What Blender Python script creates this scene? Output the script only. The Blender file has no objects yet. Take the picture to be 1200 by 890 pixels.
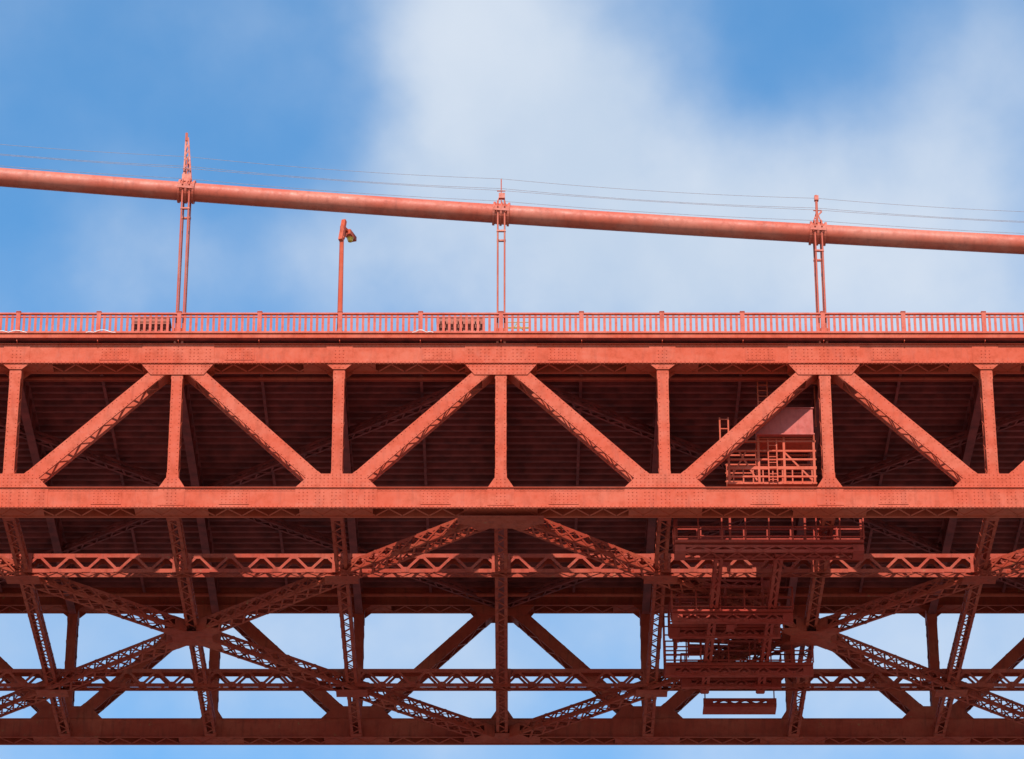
import bpy, math, random
from mathutils import Vector as V
random.seed(7)
PI=math.pi
Y0=158.7; BZ=81.8
PAN=7.62; NP=6; TW=26.8
P=math.radians(28.5)
sc=bpy.context.scene

# ------------------------------------------------------------ mesh builder
class MB:
    def __init__(s): s.v=[]; s.f=[]
    def hexa(s,c,a,b,d):
        n=len(s.v)
        for i in (-1,1):
            for j in (-1,1):
                for k in (-1,1):
                    s.v.append(c+a*i+b*j+d*k)
        for q in ((0,1,3,2),(4,6,7,5),(0,4,5,1),(2,3,7,6),(0,2,6,4),(1,5,7,3)):
            s.f.append(tuple(n+i for i in q))
    def box(s,x0,x1,y0,y1,z0,z1):
        s.hexa(V(((x0+x1)/2,(y0+y1)/2,(z0+z1)/2)),V(((x1-x0)/2,0,0)),V((0,(y1-y0)/2,0)),V((0,0,(z1-z0)/2)))
    def bar(s,p1,p2,side,w,h,off=(0,0)):
        p1=V(p1);p2=V(p2);a=(p2-p1);L=a.length
        if L<1e-6:return
        a/=L; sd=V(side); sd=(sd-a*sd.dot(a)).normalized(); u=a.cross(sd)
        c=(p1+p2)/2+sd*off[0]+u*off[1]
        s.hexa(c,a*L/2,sd*w/2,u*h/2)
    def cyl(s,p1,p2,r1,r2=None,n=10,cap=True):
        if r2 is None:r2=r1
        p1=V(p1);p2=V(p2);a=(p2-p1).normalized()
        t=V((0,0,1)) if abs(a.z)<.9 else V((1,0,0))
        b=a.cross(t).normalized();c=a.cross(b); k=len(s.v)
        for p,r in ((p1,r1),(p2,r2)):
            for i in range(n):
                an=2*PI*i/n; s.v.append(p+b*r*math.cos(an)+c*r*math.sin(an))
        for i in range(n):
            j=(i+1)%n; s.f.append((k+i,k+j,k+n+j,k+n+i))
        if cap:
            s.f.append(tuple(k+i for i in range(n))[::-1]); s.f.append(tuple(k+n+i for i in range(n)))
    def tube(s,pts,r,n=16):
        k=len(s.v);m=len(pts)
        for q,p in enumerate(pts):
            a=(V(pts[min(q+1,m-1)])-V(pts[max(q-1,0)])).normalized()
            b=a.cross(V((0,1,0))).normalized();c=a.cross(b)
            for i in range(n):
                an=2*PI*i/n; s.v.append(V(p)+b*r*math.cos(an)+c*r*math.sin(an))
        for q in range(m-1):
            for i in range(n):
                j=(i+1)%n; s.f.append((k+q*n+i,k+q*n+j,k+(q+1)*n+j,k+(q+1)*n+i))
    def plate_xz(s,poly,y0,y1):
        k=len(s.v);n=len(poly)
        for y in (y0,y1):
            for (x,z) in poly: s.v.append(V((x,y,z)))
        s.f.append(tuple(k+i for i in range(n))); s.f.append(tuple(k+n+i for i in range(n))[::-1])
        for i in range(n):
            j=(i+1)%n; s.f.append((k+i,k+n+i,k+n+j,k+j))
    def plate_xy(s,poly,z0,z1):
        k=len(s.v);n=len(poly)
        for z in (z0,z1):
            for (x,y) in poly: s.v.append(V((x,y,z)))
        s.f.append(tuple(k+i for i in range(n))[::-1]); s.f.append(tuple(k+n+i for i in range(n)))
        for i in range(n):
            j=(i+1)%n; s.f.append((k+i,k+j,k+n+j,k+n+i))
    def rivet(s,p,nrm,r=.036,h=.02):
        nrm=V(nrm);t=V((1,0,0)) if abs(nrm.x)<.5 else V((0,1,0));b=nrm.cross(t)
        k=len(s.v);n=6;p=V(p)
        for i in range(n):
            an=2*PI*i/n; s.v.append(p+(b*math.cos(an)+t*math.sin(an))*r)
        for i in range(n):
            an=2*PI*i/n; s.v.append(p+(b*math.cos(an)+t*math.sin(an))*r*.6+nrm*h)
        for i in range(n):
            j=(i+1)%n; s.f.append((k+i,k+j,k+n+j,k+n+i))
        s.f.append(tuple(k+n+i for i in range(n)))
    def laced(s,p1,p2,side,W,H,t=.035,pitch=None,lw=.09,fl=.13,double=False,ends=.8):
        p1=V(p1);p2=V(p2);a=p2-p1;L=a.length;a/=L
        sd=V(side);sd=(sd-a*sd.dot(a)).normalized();u=a.cross(sd)
        for g in (-1,1):
            c=(p1+p2)/2+sd*g*(W/2-t/2)
            s.hexa(c,a*L/2,sd*t/2,u*H/2)
            for h in (-1,1):
                c=(p1+p2)/2+sd*g*(W/2-fl/2)+u*h*(H/2+.013)
                s.hexa(c,a*L/2,sd*fl/2,u*.0125)
        pitch=pitch or W*.75
        n=max(2,round((L-2*ends)/pitch)); st=(L-2*ends)/n
        for h in (-1,1):
            for i in range(n):
                g=1 if i%2 else -1
                for gg in ((g,-g) if double else (g,)):
                    q1=p1+a*(ends+i*st)+sd*gg*(W/2-fl*.5)+u*h*(H/2+.037+(.022 if gg!=g else 0))
                    q2=p1+a*(ends+(i+1)*st)-sd*gg*(W/2-fl*.5)+u*h*(H/2+.037+(.022 if gg!=g else 0))
                    s.bar(q1,q2,sd,lw,.02)
            for e in (ends/2,L-ends/2):
                s.hexa(p1+a*e+u*h*(H/2+.039),a*ends/2,sd*(W/2-.02),u*.0125)
    def lattice4(s,p1,p2,side,W,H,an=.12,pitch=None,lw=.07,double=False,ends=.5,vert=True,flat=True):
        p1=V(p1);p2=V(p2);a=p2-p1;L=a.length;a/=L
        sd=V(side);sd=(sd-a*sd.dot(a)).normalized();u=a.cross(sd);m=(p1+p2)/2
        for g in (-1,1):
            for h in (-1,1):
                s.hexa(m+sd*g*(W/2-.0125)+u*h*(H/2-an/2),a*L/2,sd*.0125,u*an/2)
                s.hexa(m+sd*g*(W/2-an/2-.026)+u*h*(H/2-.0125),a*L/2,sd*an/2,u*.0125)
        pitch=pitch or W
        n=max(2,round((L-2*ends)/pitch)); st=(L-2*ends)/n
        def face(A,B,wa,wb):
            for h in (-1,1):
                for i in range(n):
                    g=1 if i%2 else -1
                    for gg in ((g,-g) if double else (g,)):
                        e=.012+(.022 if gg!=g else 0)
                        q1=p1+a*(ends+i*st)+A*gg*(wa/2-an*.4)+B*h*(wb/2+e)
                        q2=p1+a*(ends+(i+1)*st)-A*gg*(wa/2-an*.4)+B*h*(wb/2+e)
                        s.bar(q1,q2,A,lw,.018)
                for e in (ends/2,L-ends/2):
                    s.hexa(p1+a*e+B*h*(wb/2+.014),a*ends/2,A*(wa/2-.015),B*.012)
        if flat: face(sd,u,W,H)
        if vert: face(u,sd,H,W)
    def obj(s,name,mat,parent=None,smooth=False,loc=None):
        me=bpy.data.meshes.new(name); me.from_pydata([tuple(v) for v in s.v],[],s.f); me.update()
        if smooth:
            me.shade_smooth()
        o=bpy.data.objects.new(name,me); sc.collection.objects.link(o); me.materials.append(mat)
        if parent: o.parent=parent
        if loc: o.location=loc
        return o

def empty(name,loc=(0,0,0)):
    e=bpy.data.objects.new(name,None); sc.collection.objects.link(e); e.location=loc; return e

# ------------------------------------------------------------ materials
def paint(name,base,fade,dirt=.5,primer=.15,rough=.5,fadeamt=.6,spec=.35,chip=.4):
    m=bpy.data.materials.new(name); m.use_nodes=True; nt=m.node_tree; N=nt.nodes; L=nt.links
    b=N['Principled BSDF']; tc=N.new('ShaderNodeTexCoord')
    def noise(scale,detail=4,sx=(1,1,1),rg=.55,off=0):
        mp=N.new('ShaderNodeMapping'); mp.inputs['Scale'].default_value=sx; mp.inputs['Location'].default_value=(off,off*1.3,off*.7)
        L.new(tc.outputs['Object'],mp.inputs[0])
        n=N.new('ShaderNodeTexNoise'); n.inputs['Scale'].default_value=scale; n.inputs['Detail'].default_value=detail; n.inputs['Roughness'].default_value=rg
        L.new(mp.outputs[0],n.inputs['Vector']); return n.outputs[0]
    def rng(src,a,c,lo=0,hi=1):
        r=N.new('ShaderNodeMapRange'); r.inputs[1].default_value=a; r.inputs[2].default_value=c; r.inputs[3].default_value=lo; r.inputs[4].default_value=hi
        L.new(src,r.inputs[0]); return r.outputs[0]
    def mix(f,c1,c2,mode='MIX'):
        x=N.new('ShaderNodeMix'); x.data_type='RGBA'; x.blend_type=mode
        L.new(f,x.inputs[0])
        for c,i in ((c1,6),(c2,7)):
            if isinstance(c,tuple): x.inputs[i].default_value=(*c,1)
            else: L.new(c,x.inputs[i])
        return x.outputs[2]
    c=mix(rng(noise(.30,4,(1,1,2.0),.6),.44,.60,0,fadeamt),base,fade)
    st=noise(1.6,3,(2.2,2.2,.35),.65,9)
    c=mix(rng(st,.50,.72,0,dirt),c,(.17,.036,.022))
    fn=noise(2.4,4,(1,1,1),.75,21)
    c=mix(rng(fn,.5,.72,0,chip),c,tuple(x*.55 for x in base))
    if primer>0: c=mix(rng(fn,.35,.29,0,primer),c,(.30,.20,.07))
    L.new(c,b.inputs['Base Color'])
    L.new(rng(fn,.3,.7,rough-.08,rough+.2),b.inputs['Roughness'])
    b.inputs['Specular IOR Level'].default_value=spec
    return m
def simple(name,col,rough=.6,metal=0,var=.25,scale=6):
    m=bpy.data.materials.new(name); m.use_nodes=True; nt=m.node_tree; N=nt.nodes; L=nt.links
    b=N['Principled BSDF']; tc=N.new('ShaderNodeTexCoord'); n=N.new('ShaderNodeTexNoise'); n.inputs['Scale'].default_value=scale; n.inputs['Detail'].default_value=3
    L.new(tc.outputs['Object'],n.inputs['Vector'])
    r=N.new('ShaderNodeValToRGB'); r.color_ramp.elements[0].position=.3; r.color_ramp.elements[1].position=.7
    r.color_ramp.elements[0].color=(*[x*(1-var) for x in col],1); r.color_ramp.elements[1].color=(*[min(1,x*(1+var)) for x in col],1)
    L.new(n.outputs[0],r.inputs[0]); L.new(r.outputs[0],b.inputs['Base Color'])
    b.inputs['Roughness'].default_value=rough; b.inputs['Metallic'].default_value=metal
    return m
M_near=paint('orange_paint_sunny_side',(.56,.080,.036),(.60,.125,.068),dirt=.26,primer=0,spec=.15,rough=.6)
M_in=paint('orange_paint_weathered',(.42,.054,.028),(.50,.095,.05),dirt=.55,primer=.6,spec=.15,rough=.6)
M_cable=paint('orange_paint_cable',(.56,.092,.046),(.64,.19,.12),dirt=.3,primer=0,rough=.5,fadeamt=.6,spec=.4)
M_rail=paint('orange_paint_railing',(.58,.085,.045),(.62,.13,.08),dirt=.2,primer=0,spec=.2)
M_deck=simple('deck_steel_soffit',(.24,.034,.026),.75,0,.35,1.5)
M_road=simple('asphalt',(.05,.05,.052),.9)
M_walk=simple('concrete_walkway',(.32,.30,.27),.85)
M_trav=paint('traveler_red_paint',(.42,.045,.028),(.48,.08,.05),dirt=.4,primer=.1,spec=.12,rough=.65)
M_panel=paint('faded_enclosure_paint',(.52,.085,.065),(.56,.13,.10),dirt=.35,primer=0,spec=.15)
M_crate=paint('crate_brown_red',(.36,.065,.03),(.40,.10,.05),dirt=.4,primer=0)
M_wire=simple('galvanised_wire',(.38,.30,.30),.6,.2)
M_amber=simple('amber_lens',(.75,.42,.03),.3)
M_yellow=simple('yellow_paint',(.65,.42,.10),.5)
M_white=simple('white_hose',(.75,.74,.70),.5)

# ------------------------------------------------------------ bridge
bridge=empty('suspension_bridge',(0,Y0,BZ))
TOPC=7.44; BOTC=-.17; HC=1.06
def truss(t0,mb,rv):
    x0=-NP*PAN-1; x1=NP*PAN+1; W=.9; tc=t0+W/2
    for zc in (TOPC,BOTC):
        for g in (-1,1):
            yc=tc+g*(W/2-.02)
            mb.box(x0,x1,yc-.02,yc+.02,zc-HC/2,zc+HC/2)
            for h in (-1,1):
                ya=tc+g*(W/2); yb=ya+g*.10
                z=zc+h*(HC/2-.013)
                mb.box(x0,x1,min(ya,yb),max(ya,yb),z-.0125,z+.0125)
                yb2=ya+g*.012
                z2=zc+h*(HC/2-.10)
                mb.box(x0,x1,min(ya,yb2),max(ya,yb2),z2-.07,z2+.07)
        mb.box(x0,x1,t0+.042,t0+W-.042,zc+HC/2-.05,zc+HC/2-.02)
        n=int((x1-x0)/.62)
        for i in range(n):
            xa=x0+i*.62; s=1 if i%2 else -1
            mb.bar((xa,tc-s*.36,zc-HC/2+.02),(xa+.62,tc+s*.36,zc-HC/2+.02),(0,0,1),.02,.09)
        for i in range(-NP,NP+1):
            mb.box(i*PAN-1.7,i*PAN+1.7,t0+.045,t0+W-.045,zc-HC/2+.035,zc-HC/2+.055)
    for i in range(-NP,NP+1):
        x=i*PAN; major_top=(i%2==0)
        zb=BOTC+HC/2-.12; zt=TOPC-HC/2+.12
        mb.laced((x,tc,zb),(x,tc,zt),(0,1,0),W-.04 ,.46,pitch=.62,lw=.075,fl=.11,ends=.9)
        if major_top:
            tp=[(-1.7,HC/2-.005),(-1.7,-HC/2-.02),(-1.25,-1.12),(1.25,-1.12),(1.7,-HC/2-.02),(1.7,HC/2-.005)]
            bt=[(-.62,-HC/2+.15),(-.62,HC/2-.02),(-.30,HC/2+.5),(.30,HC/2+.5),(.62,HC/2-.02),(.62,-HC/2+.15)]
        else:
            tp=[(-.62,HC/2-.15),(-.62,-HC/2-.02),(-.30,-HC/2-.3),(.30,-HC/2-.3),(.62,-HC/2-.02),(.62,HC/2-.15)]
            bt=[(-1.9,-HC/2+.005),(-1.9,HC/2),(-1.2,HC/2+.72),(1.2,HC/2+.72),(1.9,HC/2),(1.9,-HC/2+.005)]
        for (pl,zc) in ((tp,TOPC),(bt,BOTC)):
            for (ya,yb) in ((t0-.034,t0-.015),(t0+W+.015,t0+W+.034)):
                mb.plate_xz([(x+a,zc+b) for a,b in pl],ya,yb)
            if rv is not None:
                zs=[p[1] for p in pl]
                z=min(zs)+.09
                while z<max(zs)-.05:
                    hw=0
                    for k in range(len(pl)):
                        (xa,za),(xb,zb2)=pl[k],pl[(k+1)%len(pl)]
                        if (za-z)*(zb2-z)<=0 and za!=zb2:
                            hw=max(hw,abs(xa+(xb-xa)*(z-za)/(zb2-za)))
                    k=int((hw-.08)/.19)
                    for q in range(-k,k+1):
                        if (abs(z)<HC/2-.22 and abs(q)%4==2): continue
                        rv.rivet((x+q*.19,t0-.034,zc+z),(0,-1,0),.034,.024)
                    z+=.18
    for i in range(-NP,NP):
        xa=i*PAN; xb=xa+PAN
        if i%2==0: p1=(xa,tc,TOPC-.1);p2=(xb,tc,BOTC+.1)
        else: p1=(xa,tc,BOTC+.1);p2=(xb,tc,TOPC-.1)
        a=(V(p2)-V(p1)).normalized(); p1=V(p1)+a*.75; p2=V(p2)-a*.75
        mb.laced(p1,p2,(0,1,0),W-.02,.58,pitch=.66,lw=.085,fl=.10,ends=.8)
        if rv is not None:
            n=int((p2-p1).length/.26); u=a.cross(V((0,1,0)))
            for k in range(n):
                for g in (-1,1):
                    rv.rivet(p1+a*(k*.26)+u*g*.24+V((0,-(W-.02)/2,0)),(0,-1,0),.03,.024)
    if rv is not None:
        for zc in (TOPC,BOTC):
            k=int((x1-x0)/.2)
            for q in range(k):
                x=x0+q*.2
                for h in (-1,1):
                    rv.rivet((x,t0-.012,zc+h*(HC/2-.10)),(0,-1,0),.032,.026)
                rv.rivet((x,t0-.055,zc-HC/2-.0005),(0,0,-1),.032,.045)
        for i in range(-NP,NP+1):
            for k in range(26):
                for g in (-1,1): rv.rivet((i*PAN+g*.18,t0+.02,.9+k*.22),(0,-1,0),.03,.024)
mb=MB();rv=MB();truss(0,mb,rv)
for i in range(-NP,NP):
    x=i*PAN+PAN*.5+(.8 if i%2 else -.9)
    for zc in (TOPC,BOTC):
        mb.box(x-.7,x+.7,-.026,-.0125,zc-.33,zc+.33)
        for a in range(-3,4):
            for b in (-.24,-.08,.08,.24): rv.rivet((x+a*.19,-.026,zc+b),(0,-1,0),.028,.02)
mb.obj('near_stiffening_truss',M_near,bridge); rv.obj('near_truss_rivets',M_near,bridge)
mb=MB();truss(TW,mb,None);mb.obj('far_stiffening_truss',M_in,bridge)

# floor system
XE=NP*PAN+1
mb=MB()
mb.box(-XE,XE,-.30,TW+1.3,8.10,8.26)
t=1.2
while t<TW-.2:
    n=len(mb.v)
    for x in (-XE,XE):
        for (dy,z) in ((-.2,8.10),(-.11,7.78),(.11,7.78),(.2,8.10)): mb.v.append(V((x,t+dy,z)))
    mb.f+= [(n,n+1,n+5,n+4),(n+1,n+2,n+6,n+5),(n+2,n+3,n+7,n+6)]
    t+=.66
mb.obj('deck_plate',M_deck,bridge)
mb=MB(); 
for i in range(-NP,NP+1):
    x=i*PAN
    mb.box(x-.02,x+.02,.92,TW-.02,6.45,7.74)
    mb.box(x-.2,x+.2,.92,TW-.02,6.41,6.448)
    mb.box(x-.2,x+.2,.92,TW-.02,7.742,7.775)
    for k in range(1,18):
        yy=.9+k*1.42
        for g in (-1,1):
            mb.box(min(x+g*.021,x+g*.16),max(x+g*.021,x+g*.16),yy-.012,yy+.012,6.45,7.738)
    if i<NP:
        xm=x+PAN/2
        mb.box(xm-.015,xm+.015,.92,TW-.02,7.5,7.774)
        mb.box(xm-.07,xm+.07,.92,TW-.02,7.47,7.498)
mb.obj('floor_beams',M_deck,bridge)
# top laterals
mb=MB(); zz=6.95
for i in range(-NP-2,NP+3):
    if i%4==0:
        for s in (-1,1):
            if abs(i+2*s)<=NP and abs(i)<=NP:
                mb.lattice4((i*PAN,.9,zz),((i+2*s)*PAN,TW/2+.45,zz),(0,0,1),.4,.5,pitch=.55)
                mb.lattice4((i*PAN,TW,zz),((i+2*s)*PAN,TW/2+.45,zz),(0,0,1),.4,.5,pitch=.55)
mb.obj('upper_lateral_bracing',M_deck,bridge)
mb=MB()
for (yy,z,r) in ((1.7,7.05,.10),(2.2,7.2,.05),(25.4,6.9,.12)):
    mb.cyl((-XE,yy,z),(XE,yy,z),r,n=8)
mb.obj('utility_pipes',M_in,bridge,smooth=True)

# bottom lateral system
mb=MB(); zl=-.62
for i in range(-NP,NP+1):
    x=i*PAN
    mb.lattice4((x,.85,-.35),(x,TW+.05,-.35),(1,0,0),.58,.62,an=.12,pitch=.62,lw=.075,double=False)
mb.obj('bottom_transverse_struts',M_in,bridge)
mb=MB()
for i in range(-NP-2,NP+3):
    if i%4==0:
        for s in (-1,1):
            if abs(i+2*s)<=NP and abs(i)<=NP:
                for ya in (.6,TW+.3):
                    A=V((i*PAN,ya,zl)); B=V(((i+2*s)*PAN,TW/2+.45,zl)); a=(B-A).normalized()
                    mb.lattice4(A+a*.9,B-a*.7,(0,0,1),.62,.85,an=.14,pitch=.85,lw=.09,double=True,ends=.7)
        for ya,sg in ((.45,1),(TW+.45,-1)):
            x=i*PAN; zp=zl-.34 if sg>0 else zl-.10
            if abs(i)<=NP: mb.plate_xy([(x-2.0,ya-.2*sg),(x+2.0,ya-.2*sg),(x+2.0,ya+sg*.6),(x+.7,ya+sg*1.1),(x-.7,ya+sg*1.1),(x-2.0,ya+sg*.6)][::1],zp-.02,zp)
    if i%4==2 and abs(i)<=NP:
        x=i*PAN; y=TW/2+.45
        for z in (zl-.345,zl+.33):
            mb.plate_xy([(x-1.45,y-1.05),(x-1.1,y-1.3),(x-.45,y-.85),(x+.45,y-.85),(x+1.1,y-1.3),(x+1.45,y-1.05),(x+1.0,y-.35),(x+1.0,y+.35),(x+1.45,y+1.05),(x+1.1,y+1.3),(x+.45,y+.85),(x-.45,y+.85),(x-1.1,y+1.3),(x-1.45,y+1.05),(x-1.0,y+.35),(x-1.0,y-.35)],z,z+.02)
    if i%2 and abs(i)<=NP:
        for y,c in ((TW/4+.4,1),(3*TW/4+.4,-1)):
            x=i*PAN
            mb.plate_xy([(x-.8,y-.45),(x+.8,y-.45),(x+.8,y+.45),(x-.8,y+.45)],zl-.35,zl-.335)
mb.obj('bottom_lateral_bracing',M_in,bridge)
mb=MB()
for yc in (TW/4+.25,3*TW/4+.25):
    z0=-.78;z1=.22;w=.5
    for g in (-1,1):
        y=yc+g*w/2
        mb.box(-XE,XE,y-.0125,y+.0125,z1-.20,z1); mb.box(-XE,XE,y-.0125,y+.0125,z0,z0+.20)
        n=int(2*NP*5); st=2*NP*PAN/n
        for i in range(n):
            xa=-NP*PAN+i*st; m=xa+st/2; yy=y+g*.024
            mb.bar((xa,yy,z0+.1),(m,yy,z1-.1),(0,1,0),.02,.13); mb.bar((m,yy+g*.003,z1-.1),(xa+st,yy+g*.003,z0+.1),(0,1,0),.02,.13)
            mb.box(m-.2,m+.2,yy+g*.012-.006,yy+g*.012+.006,z1-.28,z1-.02)
            mb.box(xa-.2,xa+.2,yy+g*.012-.006,yy+g*.012+.006,z0+.02,z0+.28)
        for i in range(-NP,NP+1):
            x=i*PAN; yy=y+g*.035
            mb.box(x-.45,x+.45,min(yy,yy+g*.02),max(yy,yy+g*.02),z0+.005,z1-.005)
    mb.box(-XE,XE,yc-w/2+.014,yc+w/2-.014,z1-.03,z1-.005)
    for q in range(int(2*XE/.5)):
        s=1 if q%2 else -1; xa=-XE+q*.5
        mb.bar((xa,yc-s*.2,z0+.01),(xa+.5,yc+s*.2,z0+.01),(0,0,1),.02,.07)
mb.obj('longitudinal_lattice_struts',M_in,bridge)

# deck edge, walkway, road
mb=MB()
mb.box(-XE,XE,-.36,-.304,8.12,8.34)
mb.box(-XE,XE,-.42,-.30,8.342,8.37)
for i in range(-2*NP,2*NP+1):
    x=i*PAN/2
    mb.plate_xz([(x-.02,8.098),(x+.02,8.098),(x+.02,8.0),(x-.02,8.0)],-.28,-.02)
mb.box(-XE,XE,TW+1.31,TW+1.38,7.98,8.34)
mb.obj('deck_edge_fascia',M_near,bridge)
mb=MB(); mb.box(-XE,XE,-.30,3,8.264,8.30); mb.box(-XE,XE,TW-2,TW+1.3,8.264,8.30); mb.obj('walkways',M_walk,bridge)
mb=MB(); mb.box(-XE,XE,3.01,TW-2.01,8.264,8.284); mb.obj('roadway',M_road,bridge)

# cable
def cz(x): return 15.4-.0775*x+.00035*x*x
for nm,yc in (('near_main_cable',.45),('far_main_cable',TW+.45)):
    mb=MB(); mb.tube([(x,yc,cz(x)) for x in [ -48+4*k for k in range(25)]],.46,32)
    mb.obj(nm,M_cable,bridge,smooth=True)
    mb=MB(); rp=MB(); wr=MB()
    for k in range(-3,4):
        x=k*2*PAN; z=cz(x); s=-.0775+.0007*x; a=V((1,0,s)).normalized(); c=V((x,yc,z))
        mb.cyl(c-a*.40,c+a*.40,.51,n=28)
        for e in (-.40,-.05,.30): mb.cyl(c+a*e,c+a*(e+.10),.58,n=28)
        n2=V((-a.z,0,a.x))
        for sy in (-1,1):
            for e in (-.22,0.0,.22):
                mb.cyl(c+a*e+V((0,sy*.50,.0))+n2*-.18,c+a*e+V((0,sy*.50,0))+n2*.18,.05,n=6)
            mb.hexa(c+V((0,sy*.53,0)),a*.38,V((0,.05,0)),n2*.12)
        for dx in (-.165,.165):
            for dy in (-.46,.46):
                rp.cyl((x+dx,yc+dy,z),(x+dx,yc+dy,8.75),.042,n=8)
                rp.cyl((x+dx,yc+dy,8.8),(x+dx,yc+dy,7.95),.085,.07,n=10)
            for q in range(12):
                a1=PI*q/12;a2=PI*(q+1)/12
                rp.cyl((x+dx,yc+.6*math.cos(a1),z+.05+.6*math.sin(a1)),(x+dx,yc+.6*math.cos(a2),z+.05+.6*math.sin(a2)),.045,n=6)
        for sy in (-.46,.46): rp.box(x-.22,x+.22,yc+sy-.06,yc+sy+.06,z-1.26,z-1.18)
        for sy in (-.42,.42):
            mb.cyl((x,yc+sy,z+.3),(x,yc+sy,z+1.72),.03,n=6)
        mb.bar((x-.22,yc,z+.55),(x-.03,yc,z+1.15),(0,1,0),.05,.05); mb.bar((x+.22,yc,z+.55),(x+.03,yc,z+1.15),(0,1,0),.05,.05)
        mb.bar((x,yc-.45,z+1.7),(x,yc+.45,z+1.7),(1,0,0),.05,.05)
        mb.bar((x-.2,yc-.42,z+1.05),(x+.2,yc-.42,z+1.05),(0,1,0),.04,.05)
        if k==0: mb.box(x-.12,x+.18,yc-.5,yc-.3,z+.62,z+.90)
        if k==1: 
            mb.cyl((x-.04,yc-.42,z+.3),(x-.04,yc-.42,z+1.9),.06,n=8); mb.box(x-.13,x+.07,yc-.52,yc-.32,z+1.6,z+1.85); mb.bar((x-.14,yc-.42,z+.6),(x+.2,yc-.42,z+1.0),(0,1,0),.05,.07)
        if k==-1:
            b0=z+.5; tz=z+2.9
            for (xa,xb) in ((-.15,-.12),(.20,-.02)):
                mb.bar((x+xa,yc-.3,b0),(x+xb,yc-.3,tz),(0,1,0),.06,.08); mb.bar((x+xa,yc+.3,b0),(x+xb,yc-.1,tz),(0,1,0),.06,.07)
            for q in range(7):
                f1=q/7;f2=(q+1)/7
                xl=-.15+.03*f1;xr=.20-.22*f2
                mb.bar((x+xl,yc-.3,b0+(tz-b0)*f1),(x+xr,yc-.3,b0+(tz-b0)*f2),(0,1,0),.03,.06)
            mb.cyl((x-.10,yc-.3,tz-.2),(x-.10,yc-.3,tz+.25),.07,n=6)
            mb.box(x-.22,x+.22,yc-.45,yc-.3,z+.35,z+.75)
    mb.obj(nm+'_bands',M_cable,bridge); rp.obj(nm+'_suspenders',M_cable,bridge,smooth=False)
    for (dy,dz,sg) in ((-.45,1.72,.16),(.45,1.72,.16),(-.47,1.05,.1),(.47,1.02,.12)):
        for k in range(-3,3):
            xa=k*2*PAN; pts=[]
            for q in range(13):
                f=q/12; x=xa+f*2*PAN
                pts.append((x,yc+dy,cz(xa)*(1-f)+cz(xa+2*PAN)*f+dz-sg*4*f*(1-f)))
            wr.tube(pts,.010,5)
    wr.obj(nm+'_hand_ropes',M_wire,bridge)

# ------------------------------------------------------------ railing
def railing(yc,name):
    mb=MB()
    zb=8.36;zt=9.52
    mb.box(-XE,XE,yc-.07,yc+.07,zt-.08,zt); mb.box(-XE,XE,yc-.03,yc+.03,zt-.24,zt-.18); mb.box(-XE,XE,yc-.04,yc+.04,zb+.10,zb+.17)
    for i in range(-2*NP,2*NP+1):
        x=i*PAN/2
        mb.box(x-.10,x+.10,yc-.09,yc+.09,zb,zt+.03); mb.box(x-.12,x+.12,yc-.12,yc+.12,zt+.031,zt+.06)
        mb.box(x-.13,x+.13,yc-.12,yc+.12,zb-.01,zb+.09)
        if i<2*NP:
            for k in range(1,14):
                xx=x+k*PAN/28; mb.box(xx-.06,xx+.06,yc-.02,yc+.02,zb+.16,zt-.07)
    return mb.obj(name,M_rail,None,loc=(0,Y0,BZ))
railing(-.22,'bridge_railing'); railing(TW+1.15,'bridge_railing.001')

# ------------------------------------------------------------ street lamp
def lamp(x,name,y,dirx,diry):
    e=empty(name,(x,Y0+y,BZ+8.30))
    mb=MB(); mb.cyl((0,0,0),(0,0,.5),.22,.18,8); mb.cyl((0,0,.5),(0,0,6.3),.13,.10,8)
    mb.cyl((0,0,5.6),(0,0,5.68),.15,.15,8)
    mb.obj('post',M_near,e)
    mb=MB(); d=V((dirx,diry,0)).normalized(); cr=d.cross(V((0,0,1)))
    mb.bar(V((0,0,5.45))-d*.12,V((0,0,6.75))+d*.25,cr,.20,.20)
    mb.bar(V((0,0,6.3)),V((0,0,6.45))+d*.9,cr,.12,.14)
    mb.bar(V((0,0,5.5)),V((0,0,6.35))+d*.7,cr,.08,.08)
    h=V((0,0,6.35))+d*1.05
    mb.hexa(h,d*.40,cr*.17,V((0,0,.12))); mb.hexa(h+V((0,0,.16)),d*.3,cr*.12,V((0,0,.04)))
    mb.obj('arm_and_housing',M_near,e)
    mb=MB(); mb.cyl(h+V((0,0,-.12)),h+V((0,0,-.32)),.17,.11,12); mb.obj('lens',M_amber,e,smooth=False)
    return e
lamp(-7.66,'street_lamp',.25,.36,1); lamp(-7.66+6*PAN,'street_lamp.001',.25,.36,1); lamp(-7.66-4*PAN,'street_lamp.002',.25,.36,1)

# ------------------------------------------------------------ crates on walkway
def crate(x0,x1,name,vertical):
    mb=MB(); w=x1-x0; h=1.12; dp=.9; z0=.12
    for xx in (0,w-.08):
        for yy in (0,dp-.08): mb.box(xx,xx+.08,yy,yy+.08,0,h)
    for yy in (-.012,dp+.002):
        mb.box(0,w,yy,yy+.01,h-.14,h); mb.box(0,w,yy,yy+.01,z0,z0+.12)
        if vertical:
            n=int(w/.2)
            for k in range(n): mb.box(k*w/n+.02,(k+1)*w/n-.03,yy-.03,yy-.004,z0+.02,h-.02)
        else:
            for k in range(6): mb.box(.0,w,yy-.03,yy-.004,z0+k*.165,z0+k*.165+.125)
    mb.box(.05,w-.05,.02,dp-.02,z0+.02,z0+.06); mb.box(-.03,w+.03,-.03,dp+.03,h+.005,h+.05)
    mb.box(.09,w-.09,.10,dp-.1,z0+.07,h-.03)
    mb.obj(name,M_crate,None,loc=(x0,Y0+.25,BZ+8.36))
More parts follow.
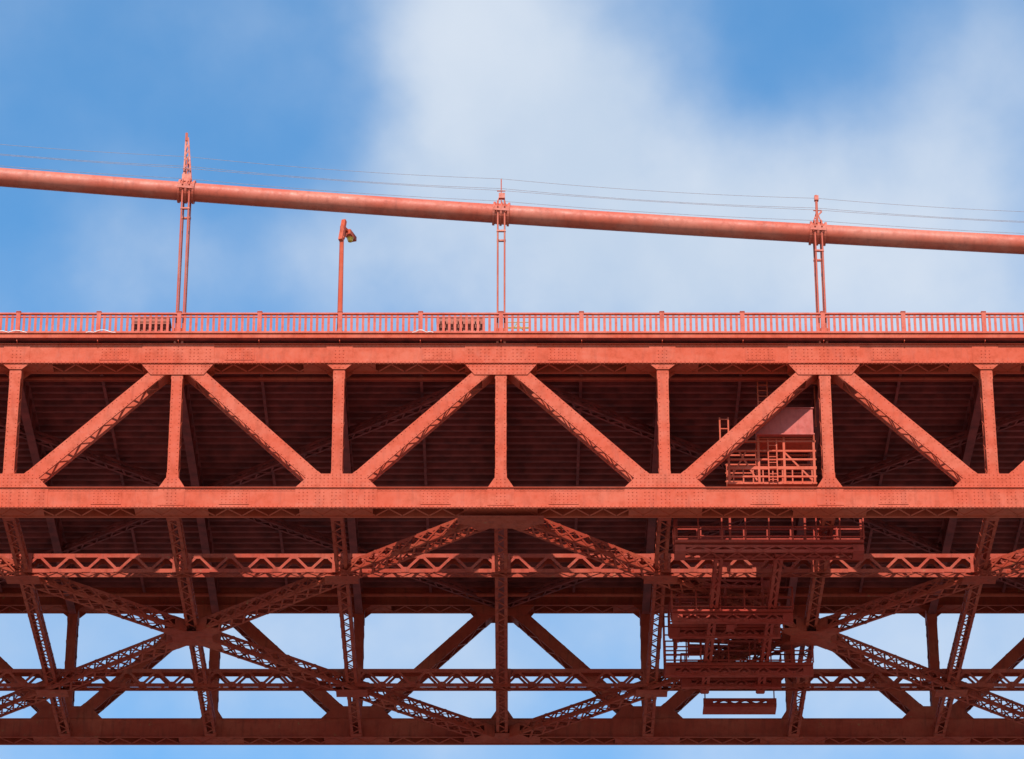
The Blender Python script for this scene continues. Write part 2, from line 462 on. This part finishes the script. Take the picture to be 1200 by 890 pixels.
crate(-17.55,-15.75,'slatted_storage_crate',False); crate(-3.05,-.8,'slatted_storage_crate.001',True)
mb=MB()
for x in (0,.62,1.25):
    mb.cyl((x,0,0),(x,0,1.1),.025,n=6); mb.cyl((x,.5,0),(x,.5,1.1),.025,n=6)
for z in (.35,.75,1.08):
    mb.cyl((0,0,z),(1.25,0,z),.022,n=6); mb.cyl((0,.5,z),(1.25,.5,z),.022,n=6)
mb.cyl((0,0,.1),(.62,0,1.05),.02,n=6); mb.cyl((.62,0,1.05),(1.25,0,.1),.02,n=6)
mb.obj('scaffold_barrier',M_yellow,None,loc=(.15,Y0+.4,BZ+8.3))
def hose(x0,x1,name,seed):
    mb=MB(); n=24; pts=[]
    for k in range(n+1):
        f=k/n; pts.append((x0+(x1-x0)*f,0,.02+.14*abs(math.sin(f*PI*1.5+seed))*math.sin(PI*f)))
    mb.tube(pts,.02,6); mb.obj(name,M_white,None,smooth=True,loc=(0,Y0-.385,BZ+8.37))
hose(-24.0,-22.4,'air_hose',1); hose(-19.6,-18.2,'air_hose.001',2); hose(-4.2,-3.2,'air_hose.002',3)

# ------------------------------------------------------------ maintenance traveler
tr=empty('maintenance_traveler',(0,Y0,BZ))
def rail_box(mb,x0,x1,y0,y1,z0,h,r=.035,step=1.1):
    for z in (z0+h,z0+h*.55,z0+.12):
        for y in (y0,y1): mb.bar((x0,y,z),(x1,y,z),(0,1,0),r*1.6,r*1.6)
        for x in (x0,x1): mb.bar((x,y0,z),(x,y1,z),(1,0,0),r*1.6,r*1.6)
    n=max(1,round((x1-x0)/step))
    for i in range(n+1):
        x=x0+(x1-x0)*i/n
        for y in (y0,y1): mb.bar((x,y,z0),(x,y,z0+h),(0,1,0),r*1.9,r*1.9)
mb=MB()
y0=1.5;y1=2.9
mb.box(10.6,14.8,y0,y1,1.32,1.42)
for x in (10.7,12.1,13.3,14.7):
    for y in (y0,y1): mb.bar((x,y,1.3),(x,y,3.9 if x>12 else 3.1),(0,1,0),.11,.11)
for z in (1.7,2.15,2.6,3.05,3.55):
    mb.bar((10.6,y0,z),(14.8,y0,z),(0,1,0),.09,.09 if z!=2.15 else .16); mb.bar((10.6,y1,z),(14.8,y1,z),(0,1,0),.07,.07)
for q in range(9):
    x=10.9+q*.46; mb.bar((x,y0,1.35),(x,y0,2.15),(0,1,0),.04,.06)
mb.bar((11.2,y0,3.0),(12.0,y0,1.5),(0,1,0),.06,.08); mb.bar((13.3,y0,3.0),(14.6,y0,1.5),(0,1,0),.06,.08)
mb.bar((10.7,y0,1.5),(11.5,y0,3.0),(0,1,0),.05,.07)
mb.box(12.05,14.7,1.5,2.9,3.70,3.76)
mb.obj('cage_frame',M_near,tr)
mb=MB(); mb.box(12.05,14.7,1.2,2.5,3.80,5.15); mb.box(12.0,14.75,1.15,2.55,5.151,5.2); mb.box(12.0,14.75,1.15,1.198,3.76,3.82)
mb.box(13.36,13.39,1.185,1.198,3.83,5.14)
mb.obj('enclosure_box',M_panel,tr)
mb=MB()
for x in (12.2,12.65): mb.bar((x,2.0,5.2),(x,2.0,7.3),(0,1,0),.05,.06)
for k in range(7): mb.bar((12.2,2.0,5.35+k*.3),(12.65,2.0,5.35+k*.3),(0,1,0),.035,.04)
for x in (12.55,12.95): mb.bar((x,1.4,1.4),(x,1.4,3.6),(0,1,0),.05,.06)
for k in range(7): mb.bar((12.55,1.4,1.5+k*.3),(12.95,1.4,1.5+k*.3),(0,1,0),.035,.04)
for x in (10.35,10.75): mb.bar((x,2.0,3.4),(x,2.0,5.1),(0,1,0),.05,.07)
for z in (3.9,4.5,5.0): mb.bar((10.35,2.0,z),(10.75,2.0,z),(0,1,0),.04,.05)
mb.bar((14.9,2.0,4.6),(14.9,2.0,6.8),(0,1,0),.06,.06)
mb.obj('ladders',M_near,tr)
mb=MB()
rail_box(mb,8.1,16.9,1.9,3.2,-1.35,1.15)
mb.box(8.1,16.9,1.9,3.2,-1.5,-1.38); mb.lattice4((8.1,2.5,-1.75),(16.9,2.5,-1.75),(0,1,0),.9,.36,pitch=.6)
rail_box(mb,9.4,15.8,3.6,4.6,-.9,1.0); mb.box(9.4,15.8,3.6,4.6,-1.0,-.9)
for x in (8.2,10.7,14.2,16.8):
    mb.bar((x,2.2,-1.4),(x,2.2,.6 if 9<x<16 else -.2),(0,1,0),.1,.1)
mb.obj('near_platform',M_trav,tr)
mb=MB()
for x in (10.2,13.0):
    mb.lattice4((x,2.5,-1.6),(x,18.5,-1.6),(1,0,0),.4,.5,pitch=.8,lw=.08)
for (ya,yb,xa,xb,z) in ((8.4,9.6,8.2,14.0,-1.9),(11.4,12.8,8.2,13.6,-1.3),(14.6,16.2,8.1,15.4,-1.9),(17.2,18.2,9.0,14.0,-1.4)):
    mb.box(xa,xb,ya,yb,z-.1,z); rail_box(mb,xa,xb,ya,yb,z,1.15)
    mb.lattice4((xa,ya+.3,z-.35),(xb,ya+.3,z-.35),(0,1,0),.3,.45,pitch=.5)
    mb.lattice4((xa+.4,ya,z+1.4),(xb-1,yb,z+1.8),(0,1,0),.3,.4,pitch=.5)
for x in (8.6,10.8,12.6): 
    for y in (9,12,15.5): mb.bar((x,y,-2),(x,y,.6),(0,1,0),.12,.12)
for k in range(12): mb.box(10.9+k*.14,11.3+k*.14,10.2+k*.02,11.0,-1.9+k*.22,-1.86+k*.22)
rail_box(mb,8.0,9.8,13.0,14.0,-1.9,2.2,step=.6)
mb.box(9.9,13.2,9.2,11.0,.2,1.5)
mb.obj('under_deck_gantry',M_trav,tr)
mb=MB(); mb.box(10.2,13.9,19.8,20.8,-2.0,-1.9); mb.lattice4((10.2,19.8,-1.75),(13.9,19.8,-1.75),(0,1,0),.1,.35,pitch=.5)
for x in (10.3,13.8): mb.bar((x,20,-1.95),(x,20,-.5),(0,1,0),.06,.06)
mb.obj('far_hanging_platform',M_trav,tr)

# ------------------------------------------------------------ ground and water
def sheet(name,x0,x1,y0,y1,z,mat):
    mb=MB(); mb.v=[V((x0,y0,z)),V((x1,y0,z)),V((x1,y1,z)),V((x0,y1,z))]; mb.f=[(0,1,2,3)]; mb.obj(name,mat)
M_gr=simple('shore_concrete_ground',(.20,.18,.155),.9,0,.25,.3)
M_wa=simple('sea_water',(.03,.07,.08),.25,0,.3,.05)
nt=M_wa.node_tree; b=nt.nodes['Principled BSDF']; tc=nt.nodes.new('ShaderNodeTexCoord'); n=nt.nodes.new('ShaderNodeTexNoise'); n.inputs['Scale'].default_value=.4; n.inputs['Detail'].default_value=3
bp=nt.nodes.new('ShaderNodeBump'); bp.inputs['Distance'].default_value=.5; nt.links.new(tc.outputs['Object'],n.inputs['Vector']); nt.links.new(n.outputs[0],bp.inputs['Height']); nt.links.new(bp.outputs[0],b.inputs['Normal'])
sheet('water',-8000,8000,-8000,8000,-2,M_wa)
mb=MB(); mb.box(-600,600,-400,230,-6,0); mb.obj('ground',M_gr)

# ------------------------------------------------------------ world
SUN_E=math.radians(43); SUN_A=math.radians(-2)
w=bpy.data.worlds.new('World'); sc.world=w; w.use_nodes=True; nt=w.node_tree; N=nt.nodes; L=nt.links
bg=N['Background']; bg.inputs['Strength'].default_value=.1
sky=N.new('ShaderNodeTexSky'); sky.sky_type='NISHITA'; sky.sun_disc=False; sky.sun_elevation=SUN_E; sky.sun_rotation=PI-SUN_A
sky.air_density=1.0; sky.dust_density=.6; sky.ozone_density=1.5
tc=N.new('ShaderNodeTexCoord'); D=tc.outputs['Generated']
def math_(op,a,b=None,clamp=False):
    m=N.new('ShaderNodeMath'); m.operation=op; m.use_clamp=clamp
    for i,x in enumerate((a,b)):
        if x is None: continue
        if isinstance(x,(int,float)): m.inputs[i].default_value=x
        else: L.new(x,m.inputs[i])
    return m.outputs[0]
def mr(src,a,b,c=0,d=1):
    r=N.new('ShaderNodeMapRange'); r.interpolation_type='SMOOTHSTEP'
    for i,x in enumerate((a,b,c,d)): r.inputs[i+1].default_value=x
    L.new(src,r.inputs[0]); return r.outputs[0]
nw=N.new('ShaderNodeTexNoise'); nw.inputs['Scale'].default_value=16; nw.inputs['Detail'].default_value=5; L.new(D,nw.inputs['Vector'])
vs=N.new('ShaderNodeVectorMath'); vs.operation='SUBTRACT'; L.new(nw.outputs['Color'],vs.inputs[0]); vs.inputs[1].default_value=(.5,.5,.5)
vk=N.new('ShaderNodeVectorMath'); vk.operation='SCALE'; L.new(vs.outputs[0],vk.inputs[0]); vk.inputs['Scale'].default_value=.05
va=N.new('ShaderNodeVectorMath'); va.operation='ADD'; L.new(D,va.inputs[0]); L.new(vk.outputs[0],va.inputs[1])
DW=va.outputs[0]
# cloud banks: azimuth (deg, + = right of north), elevation (deg), angular radius (deg), weight
banks=[(0.2,33.4,3.5,.9),(-.8,31.2,3.2,.75),(1.6,31.4,3.2,.7),(3.4,30.4,3.2,.7),(5.6,30.4,3.2,.7),(7.8,31.6,3.0,.55),(-1.4,35,2.8,.5),
       (-2.8,30.3,2.1,.4),(-6.2,30.4,1.6,.4),(-7.6,31.2,1.2,.25),(.5,28.5,3.2,.5),(7.8,29.3,2.0,.5),(-.5,24.4,3.6,.7),(4.0,24.2,3.4,.7),(-4.8,24.8,3.4,.7),(8,24.2,3.0,.7),(-8.4,23.8,3.0,.7),(2,35.8,2.2,.4),(8.8,33.8,1.8,.2)]
acc=None
for az,el,r,wt in banks:
    az=math.radians(az);el=math.radians(el)
    d=N.new('ShaderNodeVectorMath'); d.operation='DISTANCE'; L.new(DW,d.inputs[0]); d.inputs[1].default_value=(math.sin(az)*math.cos(el),math.cos(az)*math.cos(el),math.sin(el))
    v=mr(d.outputs['Value'],0,math.radians(r),wt,0)
    acc=v if acc is None else math_('ADD',acc,v)
n1=N.new('ShaderNodeTexNoise'); n1.inputs['Scale'].default_value=17; n1.inputs['Detail'].default_value=6; n1.inputs['Roughness'].default_value=.52; L.new(D,n1.inputs['Vector'])
n0=N.new('ShaderNodeTexNoise'); n0.inputs['Scale'].default_value=3; n0.inputs['Detail'].default_value=3; L.new(D,n0.inputs['Vector'])
vd=N.new('ShaderNodeVectorMath'); vd.operation='DISTANCE'; L.new(D,vd.inputs[0]); vd.inputs[1].default_value=(0,math.cos(P),math.sin(P))
gen=math_('MULTIPLY',mr(n0.outputs[0],.45,.65),mr(vd.outputs['Value'],.2,.5))
m=math_('ADD',acc,math_('MULTIPLY',math_('SUBTRACT',n1.outputs[0],.5),.95))
m=math_('ADD',m,gen)
mask=mr(m,-.25,1.25,0.03,.95)
tint=N.new('ShaderNodeMix'); tint.data_type='RGBA'; tint.blend_type='MULTIPLY'; tint.inputs[0].default_value=1; L.new(sky.outputs[0],tint.inputs[6]); tint.inputs[7].default_value=(.92,1.85,2.25,1)
cc=N.new('ShaderNodeMix'); cc.data_type='RGBA'; L.new(mr(n1.outputs[0],.3,.7),cc.inputs[0]); cc.inputs[6].default_value=(5.8,6.9,8.4,1); cc.inputs[7].default_value=(7.0,7.8,8.9,1)
mx=N.new('ShaderNodeMix'); mx.data_type='RGBA'; L.new(mask,mx.inputs[0]); L.new(tint.outputs[2],mx.inputs[6]); L.new(cc.outputs[2],mx.inputs[7])
L.new(mx.outputs[2],bg.inputs['Color'])

sl=bpy.data.lights.new('sun','SUN'); sl.energy=4.7; sl.angle=math.radians(.5); sl.color=(1,.95,.87)
so=bpy.data.objects.new('sun',sl); sc.collection.objects.link(so)
sd=V((math.sin(SUN_A)*math.cos(SUN_E),-math.cos(SUN_A)*math.cos(SUN_E),math.sin(SUN_E)))
so.rotation_euler=sd.to_track_quat('Z','Y').to_euler(); so.location=(60,-60,200)

cam=bpy.data.cameras.new('camera'); co=bpy.data.objects.new('camera',cam); sc.collection.objects.link(co)
co.location=(.52,0,1.7); co.rotation_euler=(PI/2+P,0,0); cam.sensor_width=36; cam.lens=135; cam.clip_start=.5; cam.clip_end=20000
sc.camera=co
sc.view_settings.view_transform='Standard'; sc.view_settings.look='None'; sc.view_settings.exposure=0
